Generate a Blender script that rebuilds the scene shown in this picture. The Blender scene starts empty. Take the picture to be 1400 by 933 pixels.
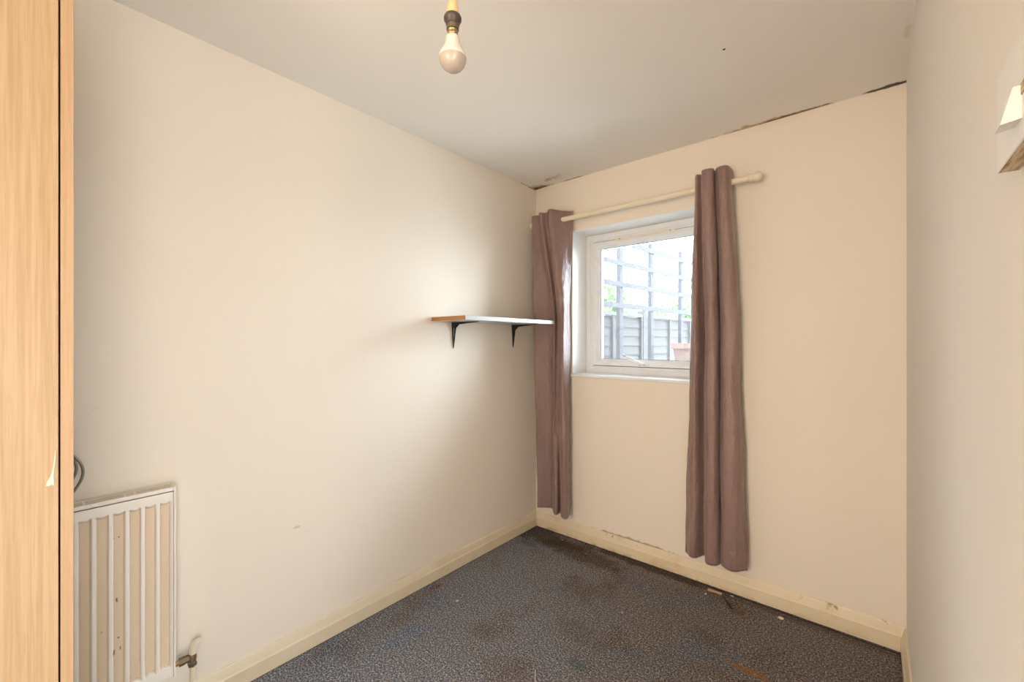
import bpy, bmesh, math, random
from mathutils import Vector, Matrix, noise as mnoise
PI = math.pi
sc = bpy.context.scene
COL = sc.collection

# ---------------------------------------------------------------- camera
H = 1.285
cd = bpy.data.cameras.new('camera'); cam = bpy.data.objects.new('camera', cd); COL.objects.link(cam)
cd.sensor_width = 36.0; cd.lens = 580.0/1400.0*36.0; cd.clip_start = 0.02; cd.clip_end = 200
cam.location = (0, 0, H); cam.rotation_euler = (math.radians(90.0), 0, math.radians(40.54))
sc.camera = cam

# ---------------------------------------------------------------- sky, sun, fill lights, exposure
sc.view_settings.view_transform = 'Standard'; sc.view_settings.look = 'None'
sc.view_settings.gamma = 1.0; sc.view_settings.use_curve_mapping = False
sc.view_settings.exposure = 0.06
SKY = 28.0
w = bpy.data.worlds.new('overcast_sky'); sc.world = w; w.use_nodes = True
bg = w.node_tree.nodes['Background']
bg.inputs['Color'].default_value = (0.74, 0.88, 1.0, 1); bg.inputs['Strength'].default_value = SKY

def add_light(name, kind, loc, rot, energy, color, **kw):
    l = bpy.data.lights.new(name, kind); l.energy = energy; l.color = color
    for k, v in kw.items(): setattr(l, k, v)
    o = bpy.data.objects.new(name, l); COL.objects.link(o); o.location = loc; o.rotation_euler = rot
    return o
d_sun = Vector((-0.70, -0.66, -0.22))
add_light('hazy_sun', 'SUN', (3, 8, 5), d_sun.to_track_quat('-Z', 'Y').to_euler(), 2.6, (0.92, 0.97, 1.0), angle=math.radians(34))
# portal that only guides sky sampling through the window opening
p = add_light('window_portal', 'AREA', (-1.105, 2.66, 1.54), (-PI/2, 0, 0), 1.0, (1, 1, 1), shape='RECTANGLE', size=0.82, size_y=0.95)
p.data.cycles.is_portal = True
# fill lights added in the unseen hallway to brighten the room through its doorways
add_light('hallway_fill', 'AREA', (1.30, -0.40, 1.20), (PI/2, 0, math.radians(76)), 28.0, (1.0, 0.96, 0.90), shape='RECTANGLE', size=0.9, size_y=1.5)
add_light('hallway_fill', 'AREA', (-0.45, -2.35, 1.45), (PI/2, 0, 0), 67.0, (1.0, 0.79, 0.60), shape='RECTANGLE', size=1.2, size_y=1.6)

# ---------------------------------------------------------------- node helpers
def new_mat(name, rough=0.6, color=(0.8, 0.8, 0.8), metallic=0.0, spec=0.5):
    m = bpy.data.materials.new(name); m.use_nodes = True
    b = m.node_tree.nodes['Principled BSDF']
    b.inputs['Base Color'].default_value = (*color, 1); b.inputs['Roughness'].default_value = rough
    b.inputs['Metallic'].default_value = metallic; b.inputs['Specular IOR Level'].default_value = spec
    return m
class N:
    def __init__(s, m):
        s.m = m; s.t = m.node_tree; s.b = s.t.nodes.get('Principled BSDF')
        s.tc = s.t.nodes.new('ShaderNodeTexCoord'); s.co = s.tc.outputs['Object']
    def link(s, a, b): s.t.links.new(a, b)
    def _set(s, sock, v):
        if hasattr(v, 'is_output'): s.link(v, sock)
        else: sock.default_value = v
    def math(s, op, a, b=0.0, clamp=False):
        n = s.t.nodes.new('ShaderNodeMath'); n.operation = op; n.use_clamp = clamp
        s._set(n.inputs[0], a); s._set(n.inputs[1], b); return n.outputs[0]
    def vmath(s, op, a, b=(0, 0, 0)):
        n = s.t.nodes.new('ShaderNodeVectorMath'); n.operation = op
        s._set(n.inputs[0], a); s._set(n.inputs[1], b)
        return n.outputs['Value'] if op == 'LENGTH' else n.outputs['Vector']
    def noise(s, scale, detail=3, rough=0.5, vec=None, out='Fac'):
        n = s.t.nodes.new('ShaderNodeTexNoise'); n.inputs['Scale'].default_value = scale
        n.inputs['Detail'].default_value = detail; n.inputs['Roughness'].default_value = rough
        s.link(vec or s.co, n.inputs['Vector']); return n.outputs[out]
    def scaled(s, v):
        return s.vmath('MULTIPLY', s.co, v)
    def rng(s, v, a, b, c=0.0, d=1.0, smooth=True):
        n = s.t.nodes.new('ShaderNodeMapRange'); n.interpolation_type = 'SMOOTHSTEP' if smooth else 'LINEAR'
        s._set(n.inputs['Value'], v)
        for k, x in zip(('From Min', 'From Max', 'To Min', 'To Max'), (a, b, c, d)): n.inputs[k].default_value = x
        return n.outputs[0]
    def mix(s, f, a, b, mode='MIX'):
        n = s.t.nodes.new('ShaderNodeMix'); n.data_type = 'RGBA'; n.blend_type = mode
        s._set(n.inputs[0], f)
        s._set(n.inputs[6], (*a, 1) if isinstance(a, tuple) and len(a) == 3 else a)
        s._set(n.inputs[7], (*b, 1) if isinstance(b, tuple) and len(b) == 3 else b)
        return n.outputs[2]
    def ramp(s, v, stops):
        n = s.t.nodes.new('ShaderNodeValToRGB'); s.link(v, n.inputs[0]); e = n.color_ramp.elements
        while len(e) < len(stops): e.new(0.5)
        for el, (p_, c) in zip(e, stops): el.position = p_; el.color = (*c, 1)
        return n.outputs[0]
    def blob(s, c, r, ns=8.0, k=0.8, soft=0.5, thr=0.0):
        """irregular stain mask round point c with radii r"""
        v = s.vmath('DIVIDE', s.vmath('SUBTRACT', s.co, c), r)
        d = s.vmath('LENGTH', v)
        n = s.noise(ns, 4, 0.65)
        x = s.math('ADD', s.math('SUBTRACT', 1.0, d), s.math('MULTIPLY', s.math('SUBTRACT', n, 0.5), k*2))
        return s.rng(x, thr, thr+soft)
    def sep(s):
        n = s.t.nodes.new('ShaderNodeSeparateXYZ'); s.link(s.co, n.inputs[0]); return n.outputs
    def color(s, c): s._set(s.b.inputs['Base Color'], c)
    def bump(s, h, strength=0.2, dist=0.01):
        n = s.t.nodes.new('ShaderNodeBump'); n.inputs['Strength'].default_value = strength
        n.inputs['Distance'].default_value = dist; s.link(h, n.inputs['Height'])
        s.link(n.outputs[0], s.b.inputs['Normal'])

# ---------------------------------------------------------------- materials
WALL = (0.86, 0.795, 0.70)
def wall_mat(name, stains=(), base=WALL, rough=0.8):
    m = new_mat(name, rough, spec=0.2); n = N(m)
    c = n.mix(n.rng(n.noise(1.3, 2), 0.35, 0.65, 0, 0.35), base, tuple(x*0.965 for x in base))
    c = n.mix(n.rng(n.noise(60, 3), 0.72, 0.8, 0, 0.25), c, tuple(x*0.7 for x in base))
    for (ctr, r, ns, k, soft, thr, colr, amt) in stains:
        c = n.mix(n.math('MULTIPLY', n.blob(ctr, r, ns, k, soft, thr), amt), c, colr)
    n.color(c)
    h = n.math('ADD', n.math('MULTIPLY', n.noise(3.0, 2), 1.0), n.math('MULTIPLY', n.noise(45, 4, 0.6), 0.12))
    n.bump(h, 0.25, 0.012)
    return m
BR = (0.20, 0.11, 0.045); DK = (0.035, 0.025, 0.018); OC = (0.50, 0.36, 0.20)
M = {}
M['wall_left'] = wall_mat('painted_plaster_left', [((-1.805, 2.371, 2.35), (0.1, 0.20, 0.016), 30, 0.6, 0.4, 0.0, BR, 0.75),
    ((-1.805, 0.75, 0.52), (0.05, 0.018, 0.006), 80, 0.5, 0.3, 0.1, OC, 0.5)])
M['wall_back'] = wall_mat('painted_plaster_back', [((-1.805, 2.371, 2.36), (0.12, 0.1, 0.022), 30, 0.6, 0.4, 0.0, BR, 0.8),
    ((0.06, 2.371, 2.352), (0.13, 0.1, 0.010), 30, 0.5, 0.3, 0.0, DK, 0.8),
    ((-0.28, 2.371, 2.352), (0.20, 0.1, 0.007), 24, 0.6, 0.3, 0.1, BR, 0.8),
    ((-1.10, 2.371, 0.10), (0.35, 0.1, 0.020), 26, 0.7, 0.3, 0.2, BR, 0.6)])
M['wall_right'] = wall_mat('painted_plaster_right', base=(0.87, 0.835, 0.775))  # paler base puts the window light on this wall into its colour
M['wall_plain'] = wall_mat('painted_plaster_plain')
M['ceiling'] = wall_mat('ceiling_paint', [
    ((-1.80, 2.371, 2.347), (0.16, 0.09, 0.1), 14, 0.8, 0.5, 0.0, OC, 0.55),
    ((-1.80, 2.371, 2.347), (0.14, 0.05, 0.1), 30, 0.7, 0.4, 0.0, BR, 0.9),
    ((-1.805, 2.371, 2.347), (0.045, 0.03, 0.1), 40, 0.4, 0.4, 0.0, DK, 0.9),
    ((-1.60, 2.27, 2.347), (0.17, 0.07, 0.1), 26, 1.3, 0.9, 0.3, OC, 0.75),
    ((-1.50, 2.371, 2.347), (0.10, 0.012, 0.1), 30, 0.7, 0.4, 0.0, BR, 0.9),
    ((-0.45, 2.371, 2.347), (0.24, 0.045, 0.1), 22, 0.9, 0.5, 0.1, OC, 0.9),
    ((-0.29, 2.371, 2.347), (0.17, 0.024, 0.1), 30, 0.8, 0.4, 0.0, BR, 0.9),
    ((0.05, 2.371, 2.347), (0.11, 0.026, 0.1), 30, 0.7, 0.4, 0.0, DK, 0.9),
    ((0.085, 1.98, 2.347), (0.02, 0.10, 0.1), 24, 1.0, 0.8, 0.25, OC, 0.3),
    ((-0.417, 1.675, 2.347), (0.006, 0.006, 0.1), 90, 0.2, 0.3, 0.0, DK, 0.95)],
    base=(0.90, 0.875, 0.83), rough=0.8)

def gloss_paint(name, base, dirt=0.25, scuff=BR, zdirt=False):
    m = new_mat(name, 0.38, spec=0.4); n = N(m)
    c = n.mix(n.rng(n.noise(9, 4, 0.6), 0.5, 0.75, 0, dirt), base, (base[0]*0.8, base[1]*0.68, base[2]*0.48))
    if zdirt:
        z = n.sep()[2]
        f = n.math('MULTIPLY', n.rng(z, 0.0, 0.035, 1, 0), n.rng(n.noise(14, 4, 0.6), 0.48, 0.62))
        c = n.mix(n.math('MULTIPLY', f, 0.65), c, (0.42, 0.28, 0.15))
        f2 = n.math('MULTIPLY', n.rng(z, 0.078, 0.094, 0, 1), n.rng(n.noise(11, 4, 0.7), 0.58, 0.66))
        c = n.mix(n.math('MULTIPLY', f2, 0.7), c, (0.16, 0.09, 0.05))
    c = n.mix(n.rng(n.noise(42, 3, 0.6), 0.70, 0.76, 0, 0.75), c, scuff)
    n.color(c); n.bump(n.noise(30, 3), 0.15, 0.004)
    return m
M['skirting'] = gloss_paint('skirting_paint', (0.80, 0.715, 0.56), 0.3, zdirt=False)
M['skirting_back'] = gloss_paint('skirting_paint_back', (0.80, 0.71, 0.54), 0.45, zdirt=True)
M['reveal'] = new_mat('reveal_paint', 0.6, (0.80, 0.79, 0.74)); _n = N(M['reveal'])
_n.color(_n.mix(_n.rng(_n.noise(7, 3), 0.55, 0.75, 0, 0.4), (0.87, 0.87, 0.84), (0.80, 0.75, 0.64))); _n.bump(_n.noise(40, 3), 0.1, 0.004)
M['upvc'] = new_mat('white_upvc', 0.3, (0.78, 0.78, 0.77)); _n = N(M['upvc'])
_n.color(_n.mix(_n.rng(_n.noise(10, 3), 0.55, 0.75, 0, 0.4), (0.84, 0.87, 0.90), (0.76, 0.76, 0.72)))
M['cream_plastic'] = new_mat('cream_plastic', 0.35, (0.82, 0.77, 0.66))
M['gasket'] = new_mat('dark_gasket', 0.6, (0.03, 0.03, 0.03))

def carpet():
    m = new_mat('heather_carpet', 0.95, spec=0.1); n = N(m)
    v = n.scaled((1, 1, 1))
    f1 = n.noise(150, 4, 0.8)
    f2 = n.noise(150, 2, 0.6, out='Color')
    c = n.ramp(f1, [(0.34, (0.012, 0.012, 0.014)), (0.45, (0.10, 0.108, 0.135)), (0.54, (0.29, 0.31, 0.355)), (0.66, (0.92, 0.92, 0.92))])
    # blue and brown yarns
    c = n.mix(n.rng(n.noise(90, 1), 0.56, 0.64, 0, 0.45), c, (0.09, 0.12, 0.20))
    c = n.mix(n.rng(n.noise(85, 1, vec=n.vmath('ADD', n.co, (7, 3, 0))), 0.57, 0.65, 0, 0.5), c, (0.22, 0.15, 0.11))
    # browner toward the window wall and right, plus random brown and bluish patches
    x, y, z = n.sep()
    big = n.noise(2.2, 3, 0.6)
    zone = n.rng(n.math('ADD', n.math('ADD', y, n.math('MULTIPLY', x, 0.9)), n.math('MULTIPLY', big, 1.2)), 0.95, 2.0)
    c = n.mix(n.math('MULTIPLY', zone, 0.55), c, n.mix(1.0, c, (0.80, 0.60, 0.43), 'MULTIPLY'))
    c = n.mix(n.rng(n.noise(5, 4, 0.6), 0.52, 0.68, 0, 0.5), c, n.mix(1.0, c, (0.78, 0.62, 0.50), 'MULTIPLY'))
    c = n.mix(n.rng(n.noise(4, 3, 0.6, vec=n.vmath('ADD', n.co, (3, 9, 0))), 0.54, 0.70, 0, 0.6), c, n.mix(1.0, c, (0.75, 0.95, 1.25), 'MULTIPLY'))
    for ctr, r, ns, k, thr, colr, amt in [
        ((-1.70, 2.28, 0), (0.38, 0.17, 1), 7, 0.9, 0.0, (0.030, 0.018, 0.006), 0.8),
        ((-1.35, 2.22, 0), (0.35, 0.13, 1), 8, 0.9, 0.0, (0.050, 0.028, 0.008), 0.75),
        ((-0.95, 2.33, 0), (0.55, 0.04, 1), 10, 0.7, 0.0, (0.040, 0.020, 0.007), 0.85),
        ((-0.86, 2.26, 0), (0.25, 0.018, 1), 12, 0.7, 0.0, (0.26, 0.21, 0.13), 0.5),
        ((-0.2, 2.33, 0), (0.5, 0.03, 1), 12, 0.7, 0.0, (0.10, 0.07, 0.03), 0.6),
        ((-1.12, 1.92, 0), (0.18, 0.15, 1), 10, 1.0, 0.1, (0.10, 0.06, 0.03), 0.35),
        ((-0.36, 1.85, 0), (0.11, 0.025, 1), 16, 0.5, 0.0, (0.34, 0.13, 0.015), 0.75),
        ((-0.50, 2.22, 0), (0.05, 0.03, 1), 20, 0.6, 0.0, (0.16, 0.07, 0.015), 0.6),
        ((-0.55, 1.95, 0), (0.12, 0.10, 1), 12, 1.0, 0.2, (0.06, 0.035, 0.025), 0.35),
        ((-1.28, 1.36, 0), (0.12, 0.09, 1), 12, 0.9, 0.1, (0.12, 0.07, 0.05), 0.3),
        ((-1.05, 1.25, 0), (0.14, 0.08, 1), 12, 0.9, 0.1, (0.14, 0.08, 0.05), 0.3),
        ((-1.00, 1.62, 0), (0.14, 0.08, 1), 12, 0.9, 0.0, (0.10, 0.06, 0.03), 0.3),
        ((-0.90, 1.45, 0), (0.06, 0.04, 1), 12, 0.8, 0.0, (0.05, 0.10, 0.13), 0.6),
        ((-1.68, 2.12, 0), (0.07, 0.05, 1), 12, 0.8, 0.0, (0.05, 0.08, 0.11), 0.6),
        ((-1.74, 1.42, 0), (0.03, 0.09, 1), 20, 0.8, 0.1, (0.20, 0.025, 0.02), 0.6)]:
        c = n.mix(n.math('MULTIPLY', n.math('MULTIPLY', n.blob(ctr, r, ns, k, 0.6, thr), amt), n.rng(f1, 0.35, 0.75, 1.0, 0.45)), c, colr)
    # lint specks
    c = n.mix(n.rng(n.noise(95, 2, 0.5), 0.735, 0.765, 0, 0.7), c, (0.45, 0.43, 0.40))
    n.color(c)
    n.bump(f1, 0.9, 0.006)
    return m
M['carpet'] = carpet()

def oak(name, light=(0.52, 0.38, 0.235), dark=(0.44, 0.30, 0.17)):
    m = new_mat(name, 0.4, spec=0.4); n = N(m)
    g = n.noise(6, 5, 0.65, vec=n.scaled((22, 22, 0.45)))
    g2 = n.noise(30, 3, 0.6, vec=n.scaled((12, 12, 0.35)))
    c = n.mix(n.rng(g, 0.35, 0.68), light, dark)
    c = n.mix(n.rng(g2, 0.55, 0.72, 0, 0.35), c, (dark[0]*0.8, dark[1]*0.75, dark[2]*0.65))
    n.color(c); n.bump(g2, 0.08, 0.002)
    return m
M['oak'] = oak('oak_laminate')
M['oak_edge'] = oak('oak_edge_strip', (0.52, 0.355, 0.215), (0.47, 0.31, 0.18))
M['shelf_white'] = new_mat('white_melamine', 0.35, (0.78, 0.80, 0.80)); _n = N(M['shelf_white'])
_n.color(_n.mix(_n.rng(_n.noise(20, 3), 0.5, 0.75, 0, 0.3), (0.52, 0.54, 0.54), (0.44, 0.45, 0.44)))
def chip():
    m = new_mat('raw_chipboard', 0.9, spec=0.1); n = N(m)
    n.color(n.mix(n.rng(n.noise(220, 4, 0.7), 0.35, 0.65), (0.62, 0.30, 0.11), (0.36, 0.16, 0.05)))
    n.bump(n.noise(260, 3), 0.6, 0.003); return m
M['chip'] = chip()
M['black_metal'] = new_mat('black_painted_steel', 0.4, (0.012, 0.012, 0.013))
M['steel'] = new_mat('dull_steel', 0.35, (0.55, 0.53, 0.50), 1.0)
def fabric():
    m = new_mat('satin_curtain_fabric', 0.42, spec=0.55); n = N(m)
    b = n.noise(5, 4, 0.6, vec=n.scaled((1, 1, 0.5)))
    c = n.mix(n.rng(b, 0.3, 0.7), (0.285, 0.185, 0.168), (0.240, 0.152, 0.138))
    c = n.mix(n.rng(n.noise(28, 3, 0.7), 0.735, 0.79, 0, 0.6), c, (0.13, 0.06, 0.035))
    n.color(c)
    n.b.inputs['Sheen Weight'].default_value = 0.25; n.b.inputs['Sheen Roughness'].default_value = 0.4
    wv = n.noise(11, 4, 0.7, vec=n.scaled((1.6, 1.6, 0.8)))
    wv2 = n.noise(650, 1, vec=n.scaled((1, 1, 0.25)))
    n.bump(n.math('ADD', wv, n.math('MULTIPLY', wv2, 0.03)), 0.75, 0.018)
    return m
M['fabric'] = fabric()
M['pole'] = gloss_paint('cream_pole_paint', (0.84, 0.765, 0.60), 0.15, (0.6, 0.48, 0.3))
def rad_paint():
    m = new_mat('radiator_enamel', 0.32, spec=0.45); n = N(m)
    c = n.mix(n.rng(n.noise(5, 4, 0.6), 0.45, 0.75, 0, 0.35), (0.88, 0.86, 0.82), (0.84, 0.76, 0.64))
    # brown drips and chips low on the panel
    for ctr, r, ns, k, thr in [((-1.73, 0.198, 0.50), (1, 0.0035, 0.009), 260, 1.1, 0.1), ((-1.73, 0.191, 0.345), (1, 0.004, 0.013), 260, 1.1, 0.1),
                      ((-1.73, 0.206, 0.352), (1, 0.002, 0.008), 260, 0.9, 0.1), ((-1.73, 0.203, 0.69), (1, 0.0025, 0.0025), 90, 0.2, 0.0),
                      ((-1.73, 0.191, 0.69), (1, 0.002, 0.002), 90, 0.2, 0.0), ((-1.73, 0.202, 0.385), (1, 0.003, 0.003), 90, 0.2, 0.0)]:
        c = n.mix(n.math('MULTIPLY', n.blob(ctr, r, ns, k, 0.4, thr), 0.85), c, (0.16, 0.09, 0.035))
    c = n.mix(n.rng(n.noise(70, 2, 0.5), 0.735, 0.77, 0, 0.5), c, (0.4, 0.26, 0.13))
    ch_shade = n.rng(n.sep()[0], -1.7352, -1.7400)  # shade inside the channels put into the enamel as a tan tint
    c = n.mix(n.math('MULTIPLY', ch_shade, 0.8), c, n.mix(1.0, c, (0.88, 0.74, 0.56), 'MULTIPLY'))
    n.color(c); return m
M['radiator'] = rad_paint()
M['shade_dark'] = new_mat('dark_shade_fill', 0.8, (0.07, 0.055, 0.045))  # dark colour put in for shade in the grille and carpet gaps
M['brass'] = new_mat('tarnished_brass', 0.38, (0.42, 0.31, 0.16), 0.9)
M['old_nut'] = new_mat('dull_nut_metal', 0.42, (0.22, 0.18, 0.13), 0.85)
M['bulb_white'] = new_mat('bulb_white_plastic', 0.4, (0.80, 0.74, 0.65))
M['bulb_globe'] = new_mat('frosted_bulb_globe', 0.15, (0.50, 0.435, 0.38)); M['bulb_globe'].node_tree.nodes['Principled BSDF'].inputs['Subsurface Weight'].default_value = 0.15
M['bulb_globe'].node_tree.nodes['Principled BSDF'].inputs['Subsurface Radius'].default_value = (0.02, 0.02, 0.02)
M['holder_cream'] = new_mat('aged_cream_bakelite', 0.35, (0.80, 0.55, 0.27))
M['holder_dark'] = new_mat('burnt_dark_bakelite', 0.4, (0.07, 0.055, 0.045))
M['cable_grey'] = new_mat('grey_cable_sheath', 0.5, (0.20, 0.18, 0.155))
M['white_flex'] = new_mat('white_flex', 0.5, (0.8, 0.72, 0.55))
M['plaster_chip'] = new_mat('plaster_crumb', 0.9, (0.75, 0.70, 0.62))
M['tan_wood'] = new_mat('tan_offcut', 0.8, (0.55, 0.38, 0.24))
M['black_stick'] = new_mat('black_plastic', 0.45, (0.012, 0.010, 0.010))
M['twig'] = new_mat('pale_splinter', 0.8, (0.62, 0.56, 0.46))
M['thread'] = new_mat('white_thread', 0.9, (0.7, 0.7, 0.68))
def raw_wood(name, a, b, sc_=(4, 60, 60)):
    m = new_mat(name, 0.85, spec=0.15); n = N(m)
    n.color(n.mix(n.rng(n.noise(3, 5, 0.7, vec=n.scaled(sc_)), 0.38, 0.62), a, b)); n.bump(n.noise(5, 4, vec=n.scaled(sc_)), 0.3, 0.003); return m
M['raw_under'] = raw_wood('raw_timber', (0.74, 0.60, 0.42), (0.30, 0.18, 0.08), (60, 5, 60))
M['fence'] = raw_wood('weathered_fence_board', (0.060, 0.053, 0.050), (0.043, 0.038, 0.036), (6, 3, 30))
M['fence_cap'] = raw_wood('weathered_capping', (0.080, 0.072, 0.067), (0.066, 0.060, 0.056), (6, 3, 30))
M['trellis'] = raw_wood('dark_stained_trellis', (0.040, 0.036, 0.040), (0.028, 0.026, 0.030), (10, 10, 10))
M['concrete'] = new_mat('pale_concrete', 0.9, (0.38, 0.37, 0.35)); _n = N(M['concrete'])
_n.color(_n.mix(_n.rng(_n.noise(8, 5), 0.4, 0.6), (0.62, 0.60, 0.57), (0.50, 0.485, 0.46)))
M['terracotta'] = new_mat('terracotta', 0.85, (0.42, 0.22, 0.15)); _n = N(M['terracotta'])
_n.color(_n.mix(_n.rng(_n.noise(14, 4), 0.4, 0.6), (0.11, 0.06, 0.045), (0.09, 0.048, 0.036)))
M['soil'] = new_mat('potting_soil', 0.95, (0.05, 0.035, 0.025))
M['bark'] = new_mat('bark', 0.9, (0.12, 0.09, 0.06))
M['render'] = new_mat('rendered_wall', 0.9, (0.22, 0.20, 0.18)); _n = N(M['render']); _n.bump(_n.noise(40, 4), 0.4, 0.01)
def leaf(name, c1, c2):
    m = new_mat(name, 0.6, spec=0.3); n = N(m)
    n.color(n.mix(n.rng(n.noise(4, 2), 0.35, 0.65), c1, c2))
    return m
M['leaf_green'] = leaf('green_leaves', (0.13, 0.24, 0.07), (0.20, 0.30, 0.11))
M['leaf_pale'] = leaf('pale_leaves', (0.24, 0.30, 0.17), (0.30, 0.33, 0.24))
def glass():
    m = bpy.data.materials.new('hazy_window_glass'); m.use_nodes = True; t = m.node_tree; t.nodes.clear()
    out = t.nodes.new('ShaderNodeOutputMaterial'); tr = t.nodes.new('ShaderNodeBsdfTransparent'); gl = t.nodes.new('ShaderNodeBsdfGlossy')
    gl.inputs['Roughness'].default_value = 0.02; fr = t.nodes.new('ShaderNodeFresnel'); fr.inputs['IOR'].default_value = 1.45
    tl = t.nodes.new('ShaderNodeBsdfTranslucent'); tl.inputs['Color'].default_value = (0.9, 0.9, 0.92, 1)
    m1 = t.nodes.new('ShaderNodeMixShader'); m2 = t.nodes.new('ShaderNodeMixShader')
    tr.inputs['Color'].default_value = (0.97, 0.98, 0.98, 1)
    t.links.new(fr.outputs[0], m1.inputs[0]); t.links.new(tr.outputs[0], m1.inputs[1]); t.links.new(gl.outputs[0], m1.inputs[2])
    m2.inputs[0].default_value = 0.014  # small translucent share lays a pale veil over the view
    t.links.new(m1.outputs[0], m2.inputs[1]); t.links.new(tl.outputs[0], m2.inputs[2]); t.links.new(m2.outputs[0], out.inputs[0])
    return m
M['glass'] = glass()

# ---------------------------------------------------------------- mesh helpers
def obj(name, bm, mat, parent=None, smooth=False, loc=None):
    bmesh.ops.recalc_face_normals(bm, faces=bm.faces[:])
    me = bpy.data.meshes.new(name); bm.to_mesh(me); bm.free()
    for mm in (mat if isinstance(mat, (list, tuple)) else [mat]): me.materials.append(mm)
    if smooth:
        me.polygons.foreach_set('use_smooth', [True]*len(me.polygons))
    o = bpy.data.objects.new(name, me); COL.objects.link(o)
    if smooth and smooth != 'all':
        me.set_sharp_from_angle(angle=math.radians(38))
    if loc: o.location = loc
    if parent is not None: o.parent = parent; 
    return o
def pin(o, parent):
    """parent keeping world placement when the parent sits at a base point (parents never rotate)"""
    o.parent = parent; o.location = o.location - parent.location
    return o
def P(name, bm, mat, parent, smooth=False):
    o = obj(name, bm, mat, None, smooth); o.parent = parent
    base = Vector(parent.location)
    pp = parent.parent
    while pp is not None: base += pp.location; pp = pp.parent
    o.location = -base if parent.type == 'EMPTY' or True else (0, 0, 0)
    return o
def box(bm, x0, x1, y0, y1, z0, z1, bevel=0.0, seg=1):
    r = bmesh.ops.create_cube(bm, size=1.0)['verts']
    for v in r: v.co = Vector((x0+(v.co.x+0.5)*(x1-x0), y0+(v.co.y+0.5)*(y1-y0), z0+(v.co.z+0.5)*(z1-z0)))
    if bevel:
        es = list({e for v in r for e in v.link_edges})
        bmesh.ops.bevel(bm, geom=es, offset=bevel, segments=seg, profile=0.5, affect='EDGES')
    return bm
def B(*a, **k): return box(bmesh.new(), *a, **k)
def tube(bm, pts, r, seg=12, cap=True):
    pts = [Vector(p_) for p_ in pts]; rs = r if isinstance(r, (list, tuple)) else [r]*len(pts)
    rings = []; up = None
    for i, p_ in enumerate(pts):
        d = (pts[min(i+1, len(pts)-1)]-pts[max(i-1, 0)]).normalized()
        if up is None:
            up = Vector((0, 0, 1)) if abs(d.z) < 0.9 else Vector((1, 0, 0))
        a = d.cross(up).normalized(); up = a.cross(d).normalized()
        rings.append([bm.verts.new(p_+rs[i]*(math.cos(t)*a+math.sin(t)*up)) for t in [2*PI*k/seg for k in range(seg)]])
    for A, C in zip(rings, rings[1:]):
        for k in range(seg): bm.faces.new((A[k], A[(k+1) % seg], C[(k+1) % seg], C[k]))
    if cap: bm.faces.new(rings[0]); bm.faces.new(rings[-1])
    return bm
def lathe(bm, prof, c, axis='Z', seg=32):
    """prof = [(radius, height)]; closed by caps where radius is 0"""
    c = Vector(c); rings = []
    def pt(r, h, t):
        a, b = r*math.cos(t), r*math.sin(t)
        return c+Vector({'Z': (a, b, h), 'Y': (a, h, b), 'X': (h, a, b)}[axis])
    for r, h in prof:
        if r < 1e-6: rings.append([bm.verts.new(pt(0, h, 0))])
        else: rings.append([bm.verts.new(pt(r, h, 2*PI*k/seg)) for k in range(seg)])
    for A, C in zip(rings, rings[1:]):
        for k in range(seg):
            k2 = (k+1) % seg
            if len(A) == 1 and len(C) == 1: continue
            if len(A) == 1: bm.faces.new((A[0], C[k], C[k2]))
            elif len(C) == 1: bm.faces.new((A[k], A[k2], C[0]))
            else: bm.faces.new((A[k], A[k2], C[k2], C[k]))
    for Rg in (rings[0], rings[-1]):
        if len(Rg) > 1: bm.faces.new(Rg)
    return bm
def prism(bm, poly, axis, a, b):
    """extrude a 2-D polygon along an axis"""
    def v(p_, h):
        return {'X': (h, p_[0], p_[1]), 'Y': (p_[0], h, p_[1]), 'Z': (p_[0], p_[1], h)}[axis]
    A = [bm.verts.new(v(p_, a)) for p_ in poly]; C = [bm.verts.new(v(p_, b)) for p_ in poly]
    n = len(poly)
    for k in range(n): bm.faces.new((A[k], A[(k+1) % n], C[(k+1) % n], C[k]))
    bm.faces.new(A); bm.faces.new(C[::-1]); return bm
def ring_frame(bm, x0, x1, z0, z1, prof):
    """mitred rectangular frame: prof = closed list of (inset, y)"""
    loops = []
    for ins, y in prof:
        loops.append([bm.verts.new(q) for q in ((x0+ins, y, z0+ins), (x1-ins, y, z0+ins), (x1-ins, y, z1-ins), (x0+ins, y, z1-ins))])
    n = len(loops)
    for i in range(n):
        A, C = loops[i], loops[(i+1) % n]
        for k in range(4): bm.faces.new((A[k], A[(k+1) % 4], C[(k+1) % 4], C[k]))
    return bm
def thing(name, label, cat, loc=(0, 0, 0), group=None, kind=None):
    o = bpy.data.objects.new(name, None); COL.objects.link(o); o.location = loc; o.empty_display_size = 0.1
    return tag(o, label, cat, group, kind)
def tag(o, label=None, cat=None, group=None, kind=None):
    if label: o['label'] = label
    if cat: o['category'] = cat
    if group: o['group'] = group
    if kind: o['kind'] = kind
    return o
def struct(name, bm, mat, label=None, cat=None, smooth=False):
    return tag(obj(name, bm, mat, smooth=smooth), label, cat, kind='structure')

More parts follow.
